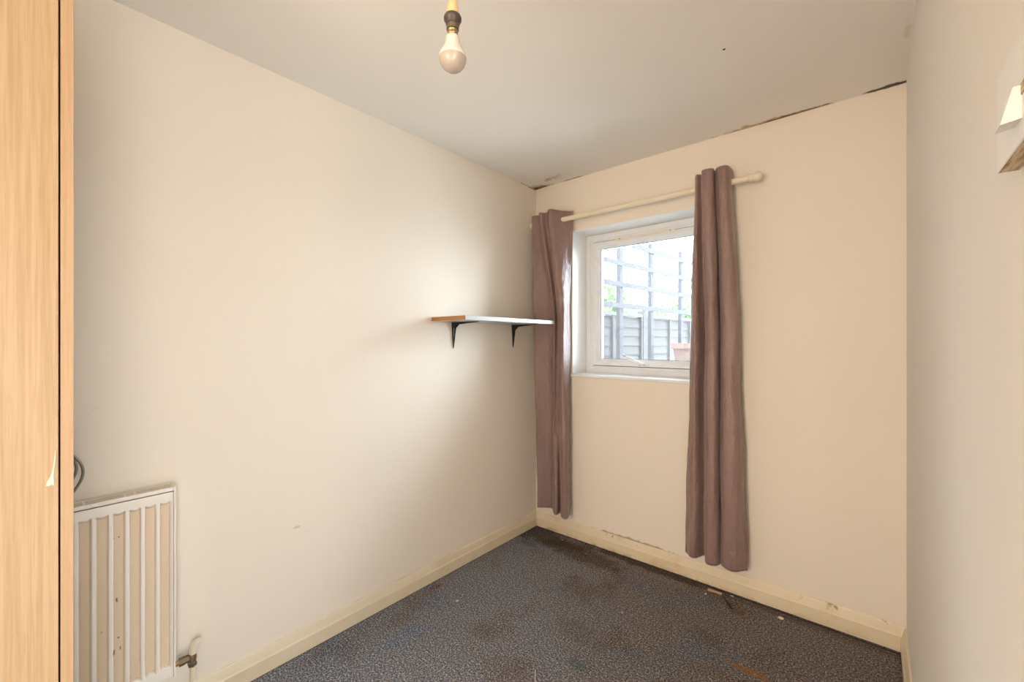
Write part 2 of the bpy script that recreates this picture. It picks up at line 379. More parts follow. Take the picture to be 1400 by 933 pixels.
# ================================================================ ROOM SHELL
XL, XR, YB, YR, ZC = -1.805, 0.0987, 2.371, -0.75, 2.347
WX0, WX1, WZ0, WZ1 = -1.51, -0.70, 1.052, 2.005          # window opening
YO = 2.65                                               # outside face of the back wall
struct('floor', B(XL-0.1, XR+0.1, YR-0.1, YB+0.05, -0.08, 0.0), M['carpet'], 'worn blue-grey heather carpet with brown stains toward the window wall', 'floor')
struct('ceiling', B(XL-0.1, XR+0.1, YR-0.1, YB, ZC, ZC+0.1), M['ceiling'], 'off-white painted ceiling with mould stains along the window wall', 'ceiling')
struct('wall_left', B(XL-0.1, XL, YR-0.1, YB+0.0, 0, ZC), M['wall_left'], 'long bare cream wall with shelf and radiator', 'wall')
bm = bmesh.new(); DY0, DY1 = -0.60, 0.36      # unseen doorway added in the right wall to let fill light in
box(bm, XR, XR+0.1, DY1, YB, 0, ZC); box(bm, XR, XR+0.1, YR-0.1, DY0, 0, ZC); box(bm, XR, XR+0.1, DY0, DY1, 2.1, ZC)
struct('wall_right', bm, M['wall_right'], 'cream wall close to the right edge of the photo', 'wall')
bm = bmesh.new()
box(bm, XL-1.6, WX0, YB, YO, -0.1, ZC+0.35); box(bm, WX1, 1.6, YB, YO, -0.1, ZC+0.35)
box(bm, WX0, WX1, YB, YO, -0.1, WZ0); box(bm, WX0, WX1, YB, YO, WZ1, ZC+0.35)
struct('wall_back', bm, M['wall_back'], 'cream end wall with the window and curtains', 'wall')
bm = bmesh.new(); RX0, RX1 = -1.10, 0.02       # unseen wide doorway added behind the camera for the fill light
box(bm, XL-0.1, RX0, YR-0.1, YR, 0, ZC); box(bm, RX1, XR+0.1, YR-0.1, YR, 0, ZC); box(bm, RX0, RX1, YR-0.1, YR, 2.2, ZC)
struct('wall_rear', bm, M['wall_plain'], 'wall with added doorway behind the camera', 'wall')
bm = bmesh.new(); HX0, HX1, HY0, HY1 = -1.9, 1.45, -2.5, 1.1
box(bm, HX1, HX1+0.1, HY0, HY1, 0, 2.4); box(bm, HX0-0.1, HX1+0.1, HY0-0.1, HY0, 0, 2.4); box(bm, XR+0.1, HX1, HY1, HY1+0.1, 0, 2.4)
box(bm, HX0-0.1, HX0, HY0, YR-0.1, 0, 2.4)
for z0_, z1_ in ((2.4, 2.5), (-0.18, -0.08)):
    box(bm, HX0-0.1, HX1+0.1, HY0-0.1, YR-0.1, z0_, z1_); box(bm, XR+0.1, HX1+0.1, YR-0.1, HY1+0.1, z0_, z1_)
struct('wall_hallway', bm, M['wall_plain'], 'unseen hallway added beyond the doorways beside and behind the camera', 'wall')
bm = bmesh.new()
box(bm, XR+0.1, XR+0.115, DY0-0.05, DY0, 0, 2.1, 0.003); box(bm, XR+0.1, XR+0.115, DY1, DY1+0.05, 0, 2.1, 0.003); box(bm, XR+0.1, XR+0.115, DY0-0.05, DY1+0.05, 2.1, 2.15, 0.003)
struct('trim_1', bm, M['skirting'], 'cream architrave of the added doorway beside the camera', 'trim')

# skirting boards (thickness, height) profile
SK = [(0, 0.0), (0.018, 0.0), (0.018, 0.056), (0.0145, 0.062), (0.0085, 0.090), (0.006, 0.096), (0, 0.096)]
bm = prism(bmesh.new(), [(XL+a, z) for a, z in SK], 'Y', YR, YB-0.0)
struct('baseboard_left', bm, M['skirting'], 'cream painted skirting board below the long left wall', 'skirting board')
bm = prism(bmesh.new(), [(YB-a, z+0.001) for a, z in SK], 'X', XL, XR)
for v in bm.verts: v.co.z += 0.016*(v.co.x-XL)/(XR-XL)
struct('baseboard_back', bm, M['skirting_back'], 'scuffed yellowed skirting board under the window wall', 'skirting board')
bm = prism(bmesh.new(), [(XR-a, z+0.012) for a, z in SK], 'Y', DY1, YB)
struct('baseboard_right', bm, M['skirting'], 'cream painted skirting board below the right wall', 'skirting board')
# dark strips on the carpet edge: gap shade below the boards put into colour
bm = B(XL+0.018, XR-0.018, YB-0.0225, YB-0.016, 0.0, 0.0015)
struct('gap_shade_back', bm, M['shade_dark'], 'dark strip painted as gap shade between carpet and window-wall skirting', 'trim')
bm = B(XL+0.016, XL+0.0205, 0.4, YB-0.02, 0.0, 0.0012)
struct('gap_shade_left', bm, M['shade_dark'], 'dark strip painted as gap shade between carpet and left skirting', 'trim')

# ================================================================ WINDOW
win = thing('window_1', 'white plastic casement window in a deep white reveal', 'window', (-1.105, 2.56, 1.07), kind='structure')
bm = bmesh.new(); e = 0.004
box(bm, WX0, WX0+e, YB+0.0005, YO-0.01, WZ0, WZ1); box(bm, WX1-e, WX1, YB+0.0005, YO-0.01, WZ0, WZ1); box(bm, WX0, WX1, YB+0.0005, YO-0.01, WZ1-e, WZ1)
P('reveal_lining', bm, M['reveal'], win)
P('window_sill', B(WX0-0.015, WX1+0.015, YB-0.014, 2.556, 1.052, 1.070, bevel=0.004, seg=2), M['upvc'], win)
FY = 2.55
fo = (WX0+e, WX1-e, 1.070, WZ1-e)
P('window_frame', ring_frame(bmesh.new(), *fo, [(0, FY), (0.030, FY), (0.034, FY+0.004), (0.046, FY+0.004), (0.048, FY+0.006), (0.048, FY+0.07), (0, FY+0.07)]), M['upvc'], win)
P('gasket', ring_frame(bmesh.new(), fo[0]+0.0475, fo[1]-0.0475, fo[2]+0.0475, fo[3]-0.0475, [(0, FY+0.009), (0.012, FY+0.009), (0.012, FY+0.03), (0, FY+0.03)]), M['gasket'], win)
so = (fo[0]+0.0525, fo[1]-0.0525, fo[2]+0.0525, fo[3]-0.0525)
sash = P('sash', ring_frame(bmesh.new(), *so, [(0, FY-0.002), (0.020, FY-0.002), (0.028, FY+0.003), (0.040, FY+0.014), (0.044, FY+0.022), (0.044, FY+0.06), (0, FY+0.06)]), M['upvc'], win)
P('pane', B(so[0]+0.041, so[1]-0.041, FY+0.030, FY+0.034, so[2]+0.041, so[3]-0.041), M['glass'], sash)
P('glazing_bead', ring_frame(bmesh.new(), so[0]+0.042, so[1]-0.042, so[2]+0.042, so[3]-0.042, [(0, FY+0.022), (0.004, FY+0.022), (0.004, FY+0.029), (0, FY+0.029)]), M['gasket'], sash)
bm = B(-1.285, -0.897, FY-0.014, FY-0.002, 1.938, 1.955, bevel=0.005, seg=2)
vent = P('trickle_vent', bm, M['cream_plastic'], win)
bm = bmesh.new()
for x in (-1.255, -0.927): lathe(bm, [(0.0, -0.0165), (0.004, -0.016), (0.004, -0.013)], (x, FY, 1.9465), 'Y', 10)
P('screw', bm, M['brass'], vent)
# window handle: rose plate on the bottom sash rail and a raised lever
hd = P('handle', B(-1.125, -1.060, FY-0.014, FY-0.002, 1.124, 1.146, bevel=0.004, seg=2), M['upvc'], win, 'all')
bm = bmesh.new(); tube(bm, [(-1.092, FY-0.012, 1.137), (-1.093, FY-0.034, 1.139), (-1.110, FY-0.042, 1.147), (-1.160, FY-0.048, 1.172), (-1.212, FY-0.050, 1.196)], [0.010, 0.012, 0.011, 0.0085, 0.0065], 10)
P('lever', bm, M['upvc'], hd, 'all')
bm = bmesh.new(); lathe(bm, [(0.0, -0.0165), (0.006, -0.016), (0.006, -0.013)], (-1.117, FY, 1.135), 'Y', 12)
P('keyhole', bm, M['gasket'], hd)

# ================================================================ WALL SHELF
SX, SY0, SY1, SZ0, SZ1 = -1.540, 1.447, 2.213, 1.391, 1.413
sh = thing('wall_shelf', 'white melamine shelf with raw orange chipboard end on the left wall', 'shelf', (XL, 1.83, SZ0))
board = P('shelf_board', B(XL+0.001, SX, SY0, SY1, SZ0, SZ1, bevel=0.001), M['shelf_white'], sh)
P('raw_end', B(XL+0.002, SX-0.001, SY0-0.0012, SY0+0.0004, SZ0+0.0008, SZ1-0.0008), M['chip'], board)['label'] = 'unlaminated orange chipboard end'
def bracket(y):
    """V-shaped pressed steel arms tapering down the wall and out under the shelf"""
    bm = bmesh.new(); t = 0.0022
    for s in (-1, 1):
        # side flange against the wall, profile in X-Z, leaning so the two flanges meet at the tip
        outl = [(0.000, 0.0), (0.200, 0.0), (0.200, -0.003), (0.040, -0.013), (0.014, -0.034), (0.004, -0.145), (0.0, -0.148)]
        A = []; C = []
        for (dx, dz) in outl:
            wv = 0.0115*(1+dz/0.150) * (1-0.72*dx/0.2)+0.0015
            A.append(bm.verts.new((XL+0.001+dx, y+s*wv, SZ0+dz))); C.append(bm.verts.new((XL+0.001+dx, y+s*(wv-t), SZ0+dz)))
        n = len(outl)
        for k in range(n): bm.faces.new((A[k], A[(k+1) % n], C[(k+1) % n], C[k]))
        bm.faces.new(A); bm.faces.new(C[::-1])
    prism(bm, [(XL+0.001, y-0.012), (XL+0.001, y+0.012), (XL+0.201, y+0.004), (XL+0.201, y-0.004)], 'Z', SZ0-0.002, SZ0)
    box(bm, XL+0.001, XL+0.003, y-0.011, y+0.011, SZ0-0.030, SZ0)
    b = P('bracket', bm, M['black_metal'], sh)
    bm = bmesh.new(); lathe(bm, [(0.0, 0.0055), (0.0035, 0.0045), (0.0035, 0.002)], (XL, y, SZ0-0.018), 'X', 10)
    P('screw', bm, M['steel'], b)
bracket(1.600); bracket(2.118)

# ================================================================ CURTAIN POLE
PY, PZ = 2.300, 2.071
pole = thing('curtain_pole', 'cream painted wooden pole with ball ends over the window', 'curtain pole', (-1.10, PY, PZ))
bm = bmesh.new(); tube(bm, [(-1.765, PY, PZ), (-0.455, PY, PZ)], 0.0150, 24)
P('rod', bm, M['pole'], pole, True)
for s, x in ((-1, -1.757), (1, -0.460)):
    pr = [(0.0, -0.004), (0.0150, -0.004), (0.0190, 0.0), (0.0198, 0.004), (0.0188, 0.008), (0.0165, 0.011), (0.0170, 0.014)]
    rr = 0.0235 if s > 0 else 0.020
    pr += [(rr*math.sin(a), 0.034-rr*math.cos(a)+0.000) for a in [math.radians(d) for d in range(45, 181, 15)]]
    if s < 0: pr = [(r_, h*0.8) for r_, h in pr]
    bm = bmesh.new(); lathe(bm, [(max(r_, 0), s*h) for r_, h in pr], (x, PY, PZ), 'X', 28)
    P('finial', bm, M['pole'], pole, True)
for x in (-1.695, -0.633):
    bm = bmesh.new()
    tube(bm, [(x, YB-0.001, PZ-0.004), (x, YB-0.012, PZ-0.004)], 0.022, 18)
    tube(bm, [(x, YB-0.010, PZ-0.006), (x, PY+0.012, PZ-0.010)], 0.009, 14)
    P('pole_bracket', bm, M['pole'], pole, True)

# ================================================================ CURTAINS
def chaikin(p_, it=3):
    for _ in range(it):
        q = [p_[0]]
        for a, b in zip(p_, p_[1:]):
            q.append((a[0]*0.75+b[0]*0.25, a[1]*0.75+b[1]*0.25)); q.append((a[0]*0.25+b[0]*0.75, a[1]*0.25+b[1]*0.75))
        q.append(p_[-1]); p_ = q
    return p_
def curtain(label, T, Mi, Bo, ztop, zmid, zbot, seed, hem):
    Tc, Mc, Bc = chaikin(T), chaikin(Mi), chaikin(Bo); n = len(Tc); rows = 150
    cx = sum(q[0] for q in T)/len(T)
    root = thing('curtain', label, 'curtain', (cx, PY, zbot), 'brown satin eyelet curtains at the window')
    bm = bmesh.new(); grid = []
    for j in range(rows+1):
        z = ztop+(zbot-ztop)*j/rows; row = []
        for i in range(n):
            if z > zmid:
                f = (ztop-z)/(ztop-zmid); f = f*f*(3-2*f)*0.4+f*0.6; a, b = Tc[i], Mc[i]
            else:
                f = (zmid-z)/(zmid-zbot); f = f*f*(3-2*f)*0.3+f*0.7; a, b = Mc[i], Bc[i]
            x = a[0]+(b[0]-a[0])*f; y = a[1]+(b[1]-a[1])*f
            u = i/n*6.0
            amp = 0.3+0.7*min(1, (ztop-z)/0.5)
            q = Vector((u*1.6+seed, z*3.2, seed*2.1)); q2 = Vector((u*4+seed, z*11, seed*0.7))
            x += amp*(0.0055*mnoise.noise(q)+0.0022*mnoise.noise(q2))
            y += amp*(0.0060*mnoise.noise(q+Vector((9, 0, 0)))+0.0024*mnoise.noise(q2+Vector((4, 0, 0))))
            # stitched hem pinch and slightly wavy edges
            dz = 0.004*mnoise.noise(Vector((u*1.3, seed, 0)))*(1 if j in (0, rows) else 0)
            if abs(z-(zbot+hem)) < 0.007: y += 0.0022
            y = min(y, 2.349)
            row.append(bm.verts.new((x, y, z+dz)))
        grid.append(row)
    for A, C in zip(grid, grid[1:]):
        for i in range(n-1): bm.faces.new((A[i], A[i+1], C[i+1], C[i]))
    cl = P('cloth', bm, M['fabric'], root, 'all')
    sm = cl.modifiers.new('thickness', 'SOLIDIFY'); sm.thickness = 0.0018; sm.offset = 0
    # eyelet rings where each pleat crosses the pole
    for a, b in zip(Tc, Tc[1:]):
        if (a[1]-PY)*(b[1]-PY) < 0:
            t = (PY-a[1])/(b[1]-a[1]); x = a[0]+(b[0]-a[0])*t; d = Vector((b[0]-a[0], b[1]-a[1], 0)).normalized()
            if abs(d.y) < 0.25: continue
            nrm = Vector((d.y, -d.x, 0)); bm = bmesh.new(); R1 = 0.0185; rings = []
            for k in range(28):
                th = 2*PI*k/28; rad = d*math.cos(th)+Vector((0, 0, 1))*math.sin(th)
                rings.append([bm.verts.new(Vector((x, PY, PZ-0.006))+rad*(R1+0.0036*math.cos(ph))+nrm*0.0030*math.sin(ph)) for ph in [2*PI*m_/8 for m_ in range(8)]])
            for k in range(28):
                A, C = rings[k], rings[(k+1) % 28]
                for m_ in range(8): bm.faces.new((A[m_], A[(m_+1) % 8], C[(m_+1) % 8], C[m_]))
            P('eyelet', bm, M['steel'], root, 'all')
    return root
curtain('brown satin curtain in the corner, left of the window beside the shelf end',
    [(-1.762, 2.268), (-1.712, 2.286), (-1.676, 2.226), (-1.642, 2.286), (-1.590, 2.205), (-1.545, 2.285), (-1.505, 2.345), (-1.486, 2.350)],
    [(-1.755, 2.280), (-1.631, 2.345), (-1.585, 2.262), (-1.598, 2.340), (-1.540, 2.238), (-1.487, 2.240), (-1.509, 2.300), (-1.508, 2.345)],
    [(-1.724, 2.280), (-1.640, 2.348), (-1.590, 2.262), (-1.544, 2.252), (-1.574, 2.338), (-1.512, 2.238), (-1.462, 2.240), (-1.501, 2.330)],
    2.130, 1.45, 0.165, 3.1, 0.05)
curtain('brown satin curtain hanging right of the window, toward the right wall',
    [(-0.706, 2.282), (-0.692, 2.250), (-0.670, 2.286), (-0.657, 2.212), (-0.600, 2.218), (-0.612, 2.286), (-0.588, 2.225), (-0.536, 2.218), (-0.540, 2.335)],
    [(-0.728, 2.290), (-0.690, 2.238), (-0.668, 2.348), (-0.650, 2.238), (-0.586, 2.242), (-0.604, 2.348), (-0.576, 2.255), (-0.498, 2.258), (-0.508, 2.330)],
    [(-0.760, 2.296), (-0.702, 2.240), (-0.668, 2.346), (-0.652, 2.236), (-0.586, 2.238), (-0.591, 2.348), (-0.584, 2.262), (-0.515, 2.235), (-0.470, 2.302)],
    2.135, 1.40, 0.172, 8.7, 0.11)

# ================================================================ PENDANT BULB
LX, LY = -0.703, 0.622
pl = thing('pendant_lamp_holder', 'aged cream and dark pendant lamp holder hanging from the ceiling', 'lamp holder', (LX, LY, ZC))
bm = lathe(bmesh.new(), [(0.0, -0.026), (0.012, -0.026), (0.034, -0.018), (0.045, -0.004), (0.046, 0.0), (0, 0)], (LX, LY, ZC), 'Z', 32)
P('ceiling_rose', bm, M['bulb_white'], pl, True)
bm = tube(bmesh.new(), [(LX, LY, ZC-0.02), (LX-0.001, LY, 2.2), (LX, LY, 2.030)], 0.0032, 10)
P('flex', bm, M['white_flex'], pl, True)
bm = lathe(bmesh.new(), [(0.0, 2.038), (0.005, 2.037), (0.009, 2.030), (0.0125, 2.018), (0.0145, 2.004), (0.0150, 1.994), (0.0, 1.994)], (LX, LY, 0), 'Z', 28)
P('holder_cap', bm, M['holder_cream'], pl, True)
bm = lathe(bmesh.new(), [(0.0, 1.997), (0.0175, 1.997), (0.0192, 1.993), (0.0190, 1.988), (0.0165, 1.985), (0.0152, 1.980), (0.0146, 1.977), (0, 1.977)], (LX, LY, 0), 'Z', 28)
P('holder_skirt', bm, M['holder_dark'], pl, True)
bm = lathe(bmesh.new(), [(0.0, 1.9768), (0.0138, 1.9768), (0.0136, 1.967), (0.0125, 1.9665), (0.0, 1.9665)], (LX, LY, 0), 'Z', 28)
P('contact_sleeve', bm, M['old_nut'], pl, True)
bz = 1.907
bb = thing('light_bulb', 'unlit white LED light bulb fitted in the ceiling pendant', 'light bulb', (LX, LY, bz-0.03))
bm = lathe(bmesh.new(), [(0.0, 1.9663), (0.0112, 1.9663), (0.0124, 1.964), (0.0112, 1.962), (0.0112, 1.958), (0.0122, 1.956), (0.0112, 1.954), (0.0112, 1.946), (0.0, 1.946)], (LX, LY, 0), 'Z', 28)
P('bayonet_cap', bm, M['brass'], bb, True)
bm = lathe(bmesh.new(), [(0.0, 1.951), (0.0140, 1.951), (0.0150, 1.948), (0.0162, 1.938), (0.0190, 1.929), (0.0245, 1.920), (0.0288, 1.9115), (0.0302, 1.906), (0.0296, 1.9045), (0, 1.9045)], (LX, LY, 0), 'Z', 40)
P('bulb_body', bm, M['bulb_white'], bb, True)
bm = lathe(bmesh.new(), [(0.0297*math.cos(math.radians(a)), 1.9055-0.0297*math.sin(math.radians(a))) for a in range(0, 86, 5)]+[(0.0, 1.9055-0.0297)], (LX, LY, 0), 'Z', 40)
P('bulb_globe', bm, M['bulb_globe'], bb, True)

# ================================================================ RADIATOR
RY0, RY1, RZ0, RZ1, RX = -0.262, 0.338, 0.195, 0.812, -1.730
rad = thing('radiator', 'white ribbed panel radiator on the left wall beside the wardrobe', 'radiator', (XL, 0.04, RZ0))
pitch = 0.0365; ridge0 = 0.330
def ridge(y):
    ph = ((ridge0-y)/pitch) % 1.0
    dd = min(ph, 1-ph)              # 0 on the ridge, 0.5 in the channel
    if dd < 0.11: return 1.0
    if dd < 0.20: t = (dd-0.11)/0.09; return 1-t*t*(3-2*t)
    return 0.0
bm = bmesh.new(); ny = 260; nz = 70; grid = []
zs = []
for j in range(nz+1):
    t = j/nz
    zs.append(RZ0+0.004+(RZ1-RZ0-0.020)*t)
zs = sorted(set([round(RZ0+0.004+0.045*i/16, 5) for i in range(17)]+[round(RZ1-0.064+0.048*i/18, 5) for i in range(19)]+[round(RZ0+0.05+(RZ1-RZ0-0.115)*i/12, 5) for i in range(13)]))
for z in zs:
    row = []
    for i in range(ny+1):
        y = RY0+0.004+(RY1-0.006-RY0-0.004)*i/ny
        r_ = ridge(y)
        ph = (((ridge0-y)/pitch) % 1.0-0.5)*2      # -1..1 across a channel
        cut = 0.012*(1-ph*ph)                      # channel ends are rounded
        etop, ebot = (RZ1-0.040-cut), (RZ0+0.030+cut)
        k = max(0.0, min(1.0, (etop-z)/0.006+0.5))*max(0.0, min(1.0, (z-ebot)/0.006+0.5))
        if y > ridge0+0.002 or y < RY0+0.03: k = 0
        row.append(bm.verts.new((RX-0.0135*(1-r_)*k, y, z)))
    grid.append(row)
for A, C in zip(grid, grid[1:]):
    for i in range(ny): bm.faces.new((A[i], A[i+1], C[i+1], C[i]))
# folded edges of the pressed panel
bnd = [e_ for e_ in bm.edges if e_.is_boundary]
r_ = bmesh.ops.extrude_edge_only(bm, edges=bnd)
for v in [g for g in r_['geom'] if isinstance(g, bmesh.types.BMVert)]: v.co.x -= 0.010
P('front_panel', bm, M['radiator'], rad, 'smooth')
P('back_panel', B(-1.786, -1.772, RY0+0.004, RY1-0.006, RZ0+0.004, RZ1-0.016, bevel=0.003), M['radiator'], rad)
P('side_cover', B(-1.787, RX+0.002, RY1-0.005, RY1, RZ0-0.002, RZ1, bevel=0.0015, seg=2), M['radiator'], rad)
P('side_cover', B(-1.787, RX+0.002, RY0, RY0+0.005, RZ0-0.002, RZ1, bevel=0.0015, seg=2), M['radiator'], rad)
# top grille: two long rails, cross bars and lengthwise slats over a plate coloured dark for the shade inside
bm = bmesh.new()
box(bm, RX-0.010, RX+0.0015, RY0+0.005, RY1-0.005, RZ1-0.013, RZ1-0.002, 0.0015)
box(bm, -1.787, -1.781, RY0+0.005, RY1-0.005, RZ1-0.013, RZ1-0.002, 0.001)
gy = []
y = 0.330
for L in (0.076, 0.018, 0.0, 0.0):
    pass
bars = [0.331, 0.2415, 0.2175, 0.128, 0.104, 0.014, -0.010, -0.1, -0.124, -0.214, -0.238]
for yb in bars: box(bm, -1.782, RX-0.009, yb-0.0028, yb+0.0028, RZ1-0.010, RZ1-0.002)
gr = P('top_grille', bm, M['radiator'], rad)
for k in range(4):
    x = -1.7725+k*0.0095
    P('grille_slat', B(x-0.0012, x+0.0012, RY0+0.006, RY1-0.006, RZ1-0.0028, RZ1-0.0012), M['radiator'], gr)
P('grille_shade', B(-1.781, RX-0.010, RY0+0.006, RY1-0.006, RZ1-0.009, RZ1-0.0040), M['shade_dark'], rad)
P('convector_fins', B(-1.770, RX-0.022, RY0+0.02, RY1-0.02, RZ0+0.03, RZ1-0.03), M['shade_dark'], rad)

# valve at the bottom right of the radiator, with its pipe into the floor
VX, VY, VZ = -1.757, 0.388, 0.215
va = thing('radiator_valve', 'small brass radiator valve with chipped cream cap on its pipe', 'valve', (VX, VY, 0))
bm = bmesh.new(); tube(bm, [(VX, RY1, VZ), (VX, VY-0.008, VZ)], 0.0085, 14)
P('tail_pipe', bm, M['brass'], va, True)
bm = bmesh.new(); tube(bm, [(VX, VY-0.036, VZ), (VX, VY-0.021, VZ)], 0.0135, 6)
P('union_nut', bm, M['old_nut'], va)
bm = bmesh.new(); tube(bm, [(VX, VY-0.020, VZ), (VX, VY-0.010, VZ)], 0.0120, 6)
P('union_nut', bm, M['old_nut'], va)
bm = lathe(bmesh.new(), [(0, -0.016), (0.0105, -0.016), (0.0125, -0.008), (0.0125, 0.008), (0.0115, 0.014), (0, 0.014)], (VX, VY, VZ), 'Z', 20)
P('valve_body', bm, M['brass'], va, True)
bm = lathe(bmesh.new(), [(0, -0.030), (0.0120, -0.030), (0.0135, -0.026), (0.0135, -0.018), (0.0120, -0.015), (0, -0.015)], (VX, VY, VZ), 'Z', 6)
P('compression_nut', bm, M['old_nut'], va)
bm = lathe(bmesh.new(), [(0, 0.012), (0.0125, 0.012), (0.0135, 0.020), (0.0150, 0.036), (0.0155, 0.044), (0.013, 0.047), (0, 0.047)], (VX, VY, VZ), 'Z', 8)
for v in bm.verts: v.co.x += (v.co.z-VZ)*0.10; v.co.y += (v.co.z-VZ)*0.20; v.co.z += (v.co.y-VY)*0.35 if v.co.z > VZ+0.03 else 0
P('valve_cap', bm, M['cream_plastic'], va, True)
bm = bmesh.new(); tube(bm, [(VX, VY, VZ-0.028), (VX, VY, 0.0)], 0.0075, 16)
P('pipe', bm, M['skirting'], va, True)

# ================================================================ WARDROBE
WF, WBk, Wy1, Wy0, Wz = -1.200, -1.700, 0.074, -0.735, 2.12
wd = thing('wardrobe', 'oak-effect laminate wardrobe at the left edge, in front of the radiator', 'wardrobe', ((WF+WBk)/2, -0.33, 0))
P('side_panel', B(WBk, WF, Wy1-0.0178, Wy1, 0, Wz, bevel=0.0006), M['oak_edge'], wd)
P('side_panel', B(WBk, WF, Wy0, Wy0+0.018, 0, Wz, bevel=0.0006), M['oak_edge'], wd)
P('top_panel', B(WBk, WF, Wy0+0.018, Wy1-0.018, Wz-0.018, Wz), M['oak_edge'], wd)
P('bottom_panel', B(WBk, WF, Wy0+0.018, Wy1-0.018, 0.07, 0.088), M['oak_edge'], wd)
P('plinth', B(WF-0.035, WF-0.018, Wy0+0.018, Wy1-0.018, 0, 0.07), M['oak_edge'], wd)
P('back_panel', B(WBk, WBk+0.004, Wy0+0.018, Wy1-0.018, 0.088, Wz-0.018), M['oak'], wd)
ym = (Wy0+Wy1)/2
dr = P('door', B(WF-0.019, WF-0.0005, ym+0.0015, Wy1-0.0205, 0.074, Wz-0.021, bevel=0.0008), M['oak'], wd)
dr2 = P('door', B(WF-0.019, WF-0.0005, Wy0+0.0205, ym-0.0015, 0.074, Wz-0.021, bevel=0.0008), M['oak'], wd)
for d_, yy in ((dr, ym+0.04), (dr2, ym-0.04)):
    bm = bmesh.new(); tube(bm, [(WF, yy, 1.00), (WF+0.022, yy, 1.004), (WF+0.022, yy, 1.124), (WF, yy, 1.128)], 0.005, 10)
    P('handle', bm, M['steel'], d_, True)
# dried white filler smear on the door near its hinge edge
bm = bmesh.new()
pts = [(0.0492, 1.0750), (0.0500, 1.0752), (0.0495, 1.060), (0.0478, 1.040), (0.0468, 1.026), (0.0474, 1.016), (0.0474, 1.0078), (0.0458, 1.0072), (0.0445, 1.0100), (0.0420, 1.0078), (0.0368, 1.0085), (0.0385, 1.016), (0.0425, 1.024), (0.0450, 1.034), (0.0470, 1.050), (0.0484, 1.064)]
prism(bm, [(a, b) for a, b in pts], 'X', WF-0.0006, WF+0.0010)
P('filler_smear', bm, M['bulb_white'], dr)['label'] = 'white filler smear on the door'

# grey cable looped behind the wardrobe
def arc(y0, z0, y1, z1, bulge, n=16):
    r = []
    for i in range(n+1):
        t = i/n; r.append((-1.745-0.012*math.sin(PI*t), y0+(y1-y0)*t+bulge*math.sin(PI*t), z0+(z1-z0)*t))
    return r
bm = bmesh.new()
pts = [(-1.735, -0.06, 1.02), (-1.74, 0.02, 1.01)]+arc(0.085, 0.982, 0.088, 0.826, 0.041)+[(-1.750, 0.06, 0.8175), (-1.752, 0.0, 0.8185), (-1.75, -0.04, 0.83)]+arc(-0.02, 0.86, 0.02, 0.975, -0.02, 8)+arc(0.088, 0.972, 0.082, 0.855, 0.029, 10)+[(-1.75, 0.0, 0.8265)]
tube(bm, pts, 0.0036, 10)
tag(obj('cable', bm, M['cable_grey'], smooth='all'), 'loop of grey cable poking out behind the wardrobe above the radiator', 'cable')

# ================================================================ COAT HOOK BOARD on the right wall
hb = thing('coat_hook_board', 'white painted wooden hook board on the right wall, raw underside', 'coat rack', (0.091, 0.30, 1.437))
bm = B(0.0845, XR-0.0005, 0.405, 0.580, 1.437, 1.523, bevel=0.0008)
bmesh.ops.recalc_face_normals(bm, faces=bm.faces[:])
for f in bm.faces:
    if f.normal.z < -0.9: f.material_index = 1
P('board', bm, [M['reveal'], M['raw_under']], hb)
# wedge-shaped peg
bm = prism(bmesh.new(), [(0.0845, 1.454), (0.0735, 1.452), (0.0801, 1.479), (0.0845, 1.479)], 'Y', 0.4946, 0.514)
P('peg', bm, M['reveal'], hb)
P('chipped_patch', B(0.0838, 0.0847, 0.470, 0.494, 1.471, 1.480, bevel=0.0003), M['raw_under'], hb)['label'] = 'bare brown wood where paint is chipped'

# ================================================================ FLOOR DEBRIS
def crumb(c, r, mat, label, cat, group=None, seed=0):
    random.seed(seed); bm = bmesh.new(); bmesh.ops.create_icosphere(bm, subdivisions=1, radius=1)
    for v in bm.verts:
        k = random.uniform(0.7, 1.15); v.co = Vector((c[0]+v.co.x*r[0]*k, c[1]+v.co.y*r[1]*k, c[2]+v.co.z*r[2]*k))
    return tag(obj('plaster_crumb' if cat == 'crumb' else cat, bm, mat), label, cat, group)
def bar(name, a, b, wdt, hgt, mat, label, cat):
    a, b = Vector(a), Vector(b); d = (b-a).normalized(); s = Vector((-d.y, d.x, 0))*wdt/2; bm = bmesh.new()
    vs = [bm.verts.new(p_+q+Vector((0, 0, h))) for h in (0.001, hgt) for p_, q in ((a, -s), (b, -s*0.8), (b, s*0.8), (a, s))]
    for f in ((0, 1, 2, 3), (4, 5, 6, 7), (0, 1, 5, 4), (1, 2, 6, 5), (2, 3, 7, 6), (3, 0, 4, 7)): bm.faces.new([vs[i] for i in f])
    bmesh.ops.recalc_face_normals(bm, faces=bm.faces[:]); bmesh.ops.bevel(bm, geom=bm.edges[:], offset=min(wdt, hgt)*0.2, segments=1, affect='EDGES')
    return tag(obj(name, bm, mat), label, cat)
bar('wood_offcut', (-0.655, 2.318, 0), (-0.588, 2.322, 0), 0.019, 0.007, M['tan_wood'], 'small tan wood offcut on the carpet by the window-wall skirting', 'wood offcut')
bar('plastic_strip', (-0.577, 2.306, 0), (-0.520, 2.225, 0), 0.010, 0.005, M['black_stick'], 'short black strip lying on the carpet near the tan offcut', 'strip')
bar('wood_splinter', (-1.006, 1.315, 0), (-0.965, 1.262, 0), 0.004, 0.003, M['twig'], 'pale splinter on the carpet at the bottom edge of the photo', 'splinter')
crumb((-0.652, 2.272, 0.003), (0.0065, 0.006, 0.004), M['plaster_chip'], 'cream crumb on the carpet beside the tan offcut', 'crumb', 'plaster crumbs on the carpet', seed=1)
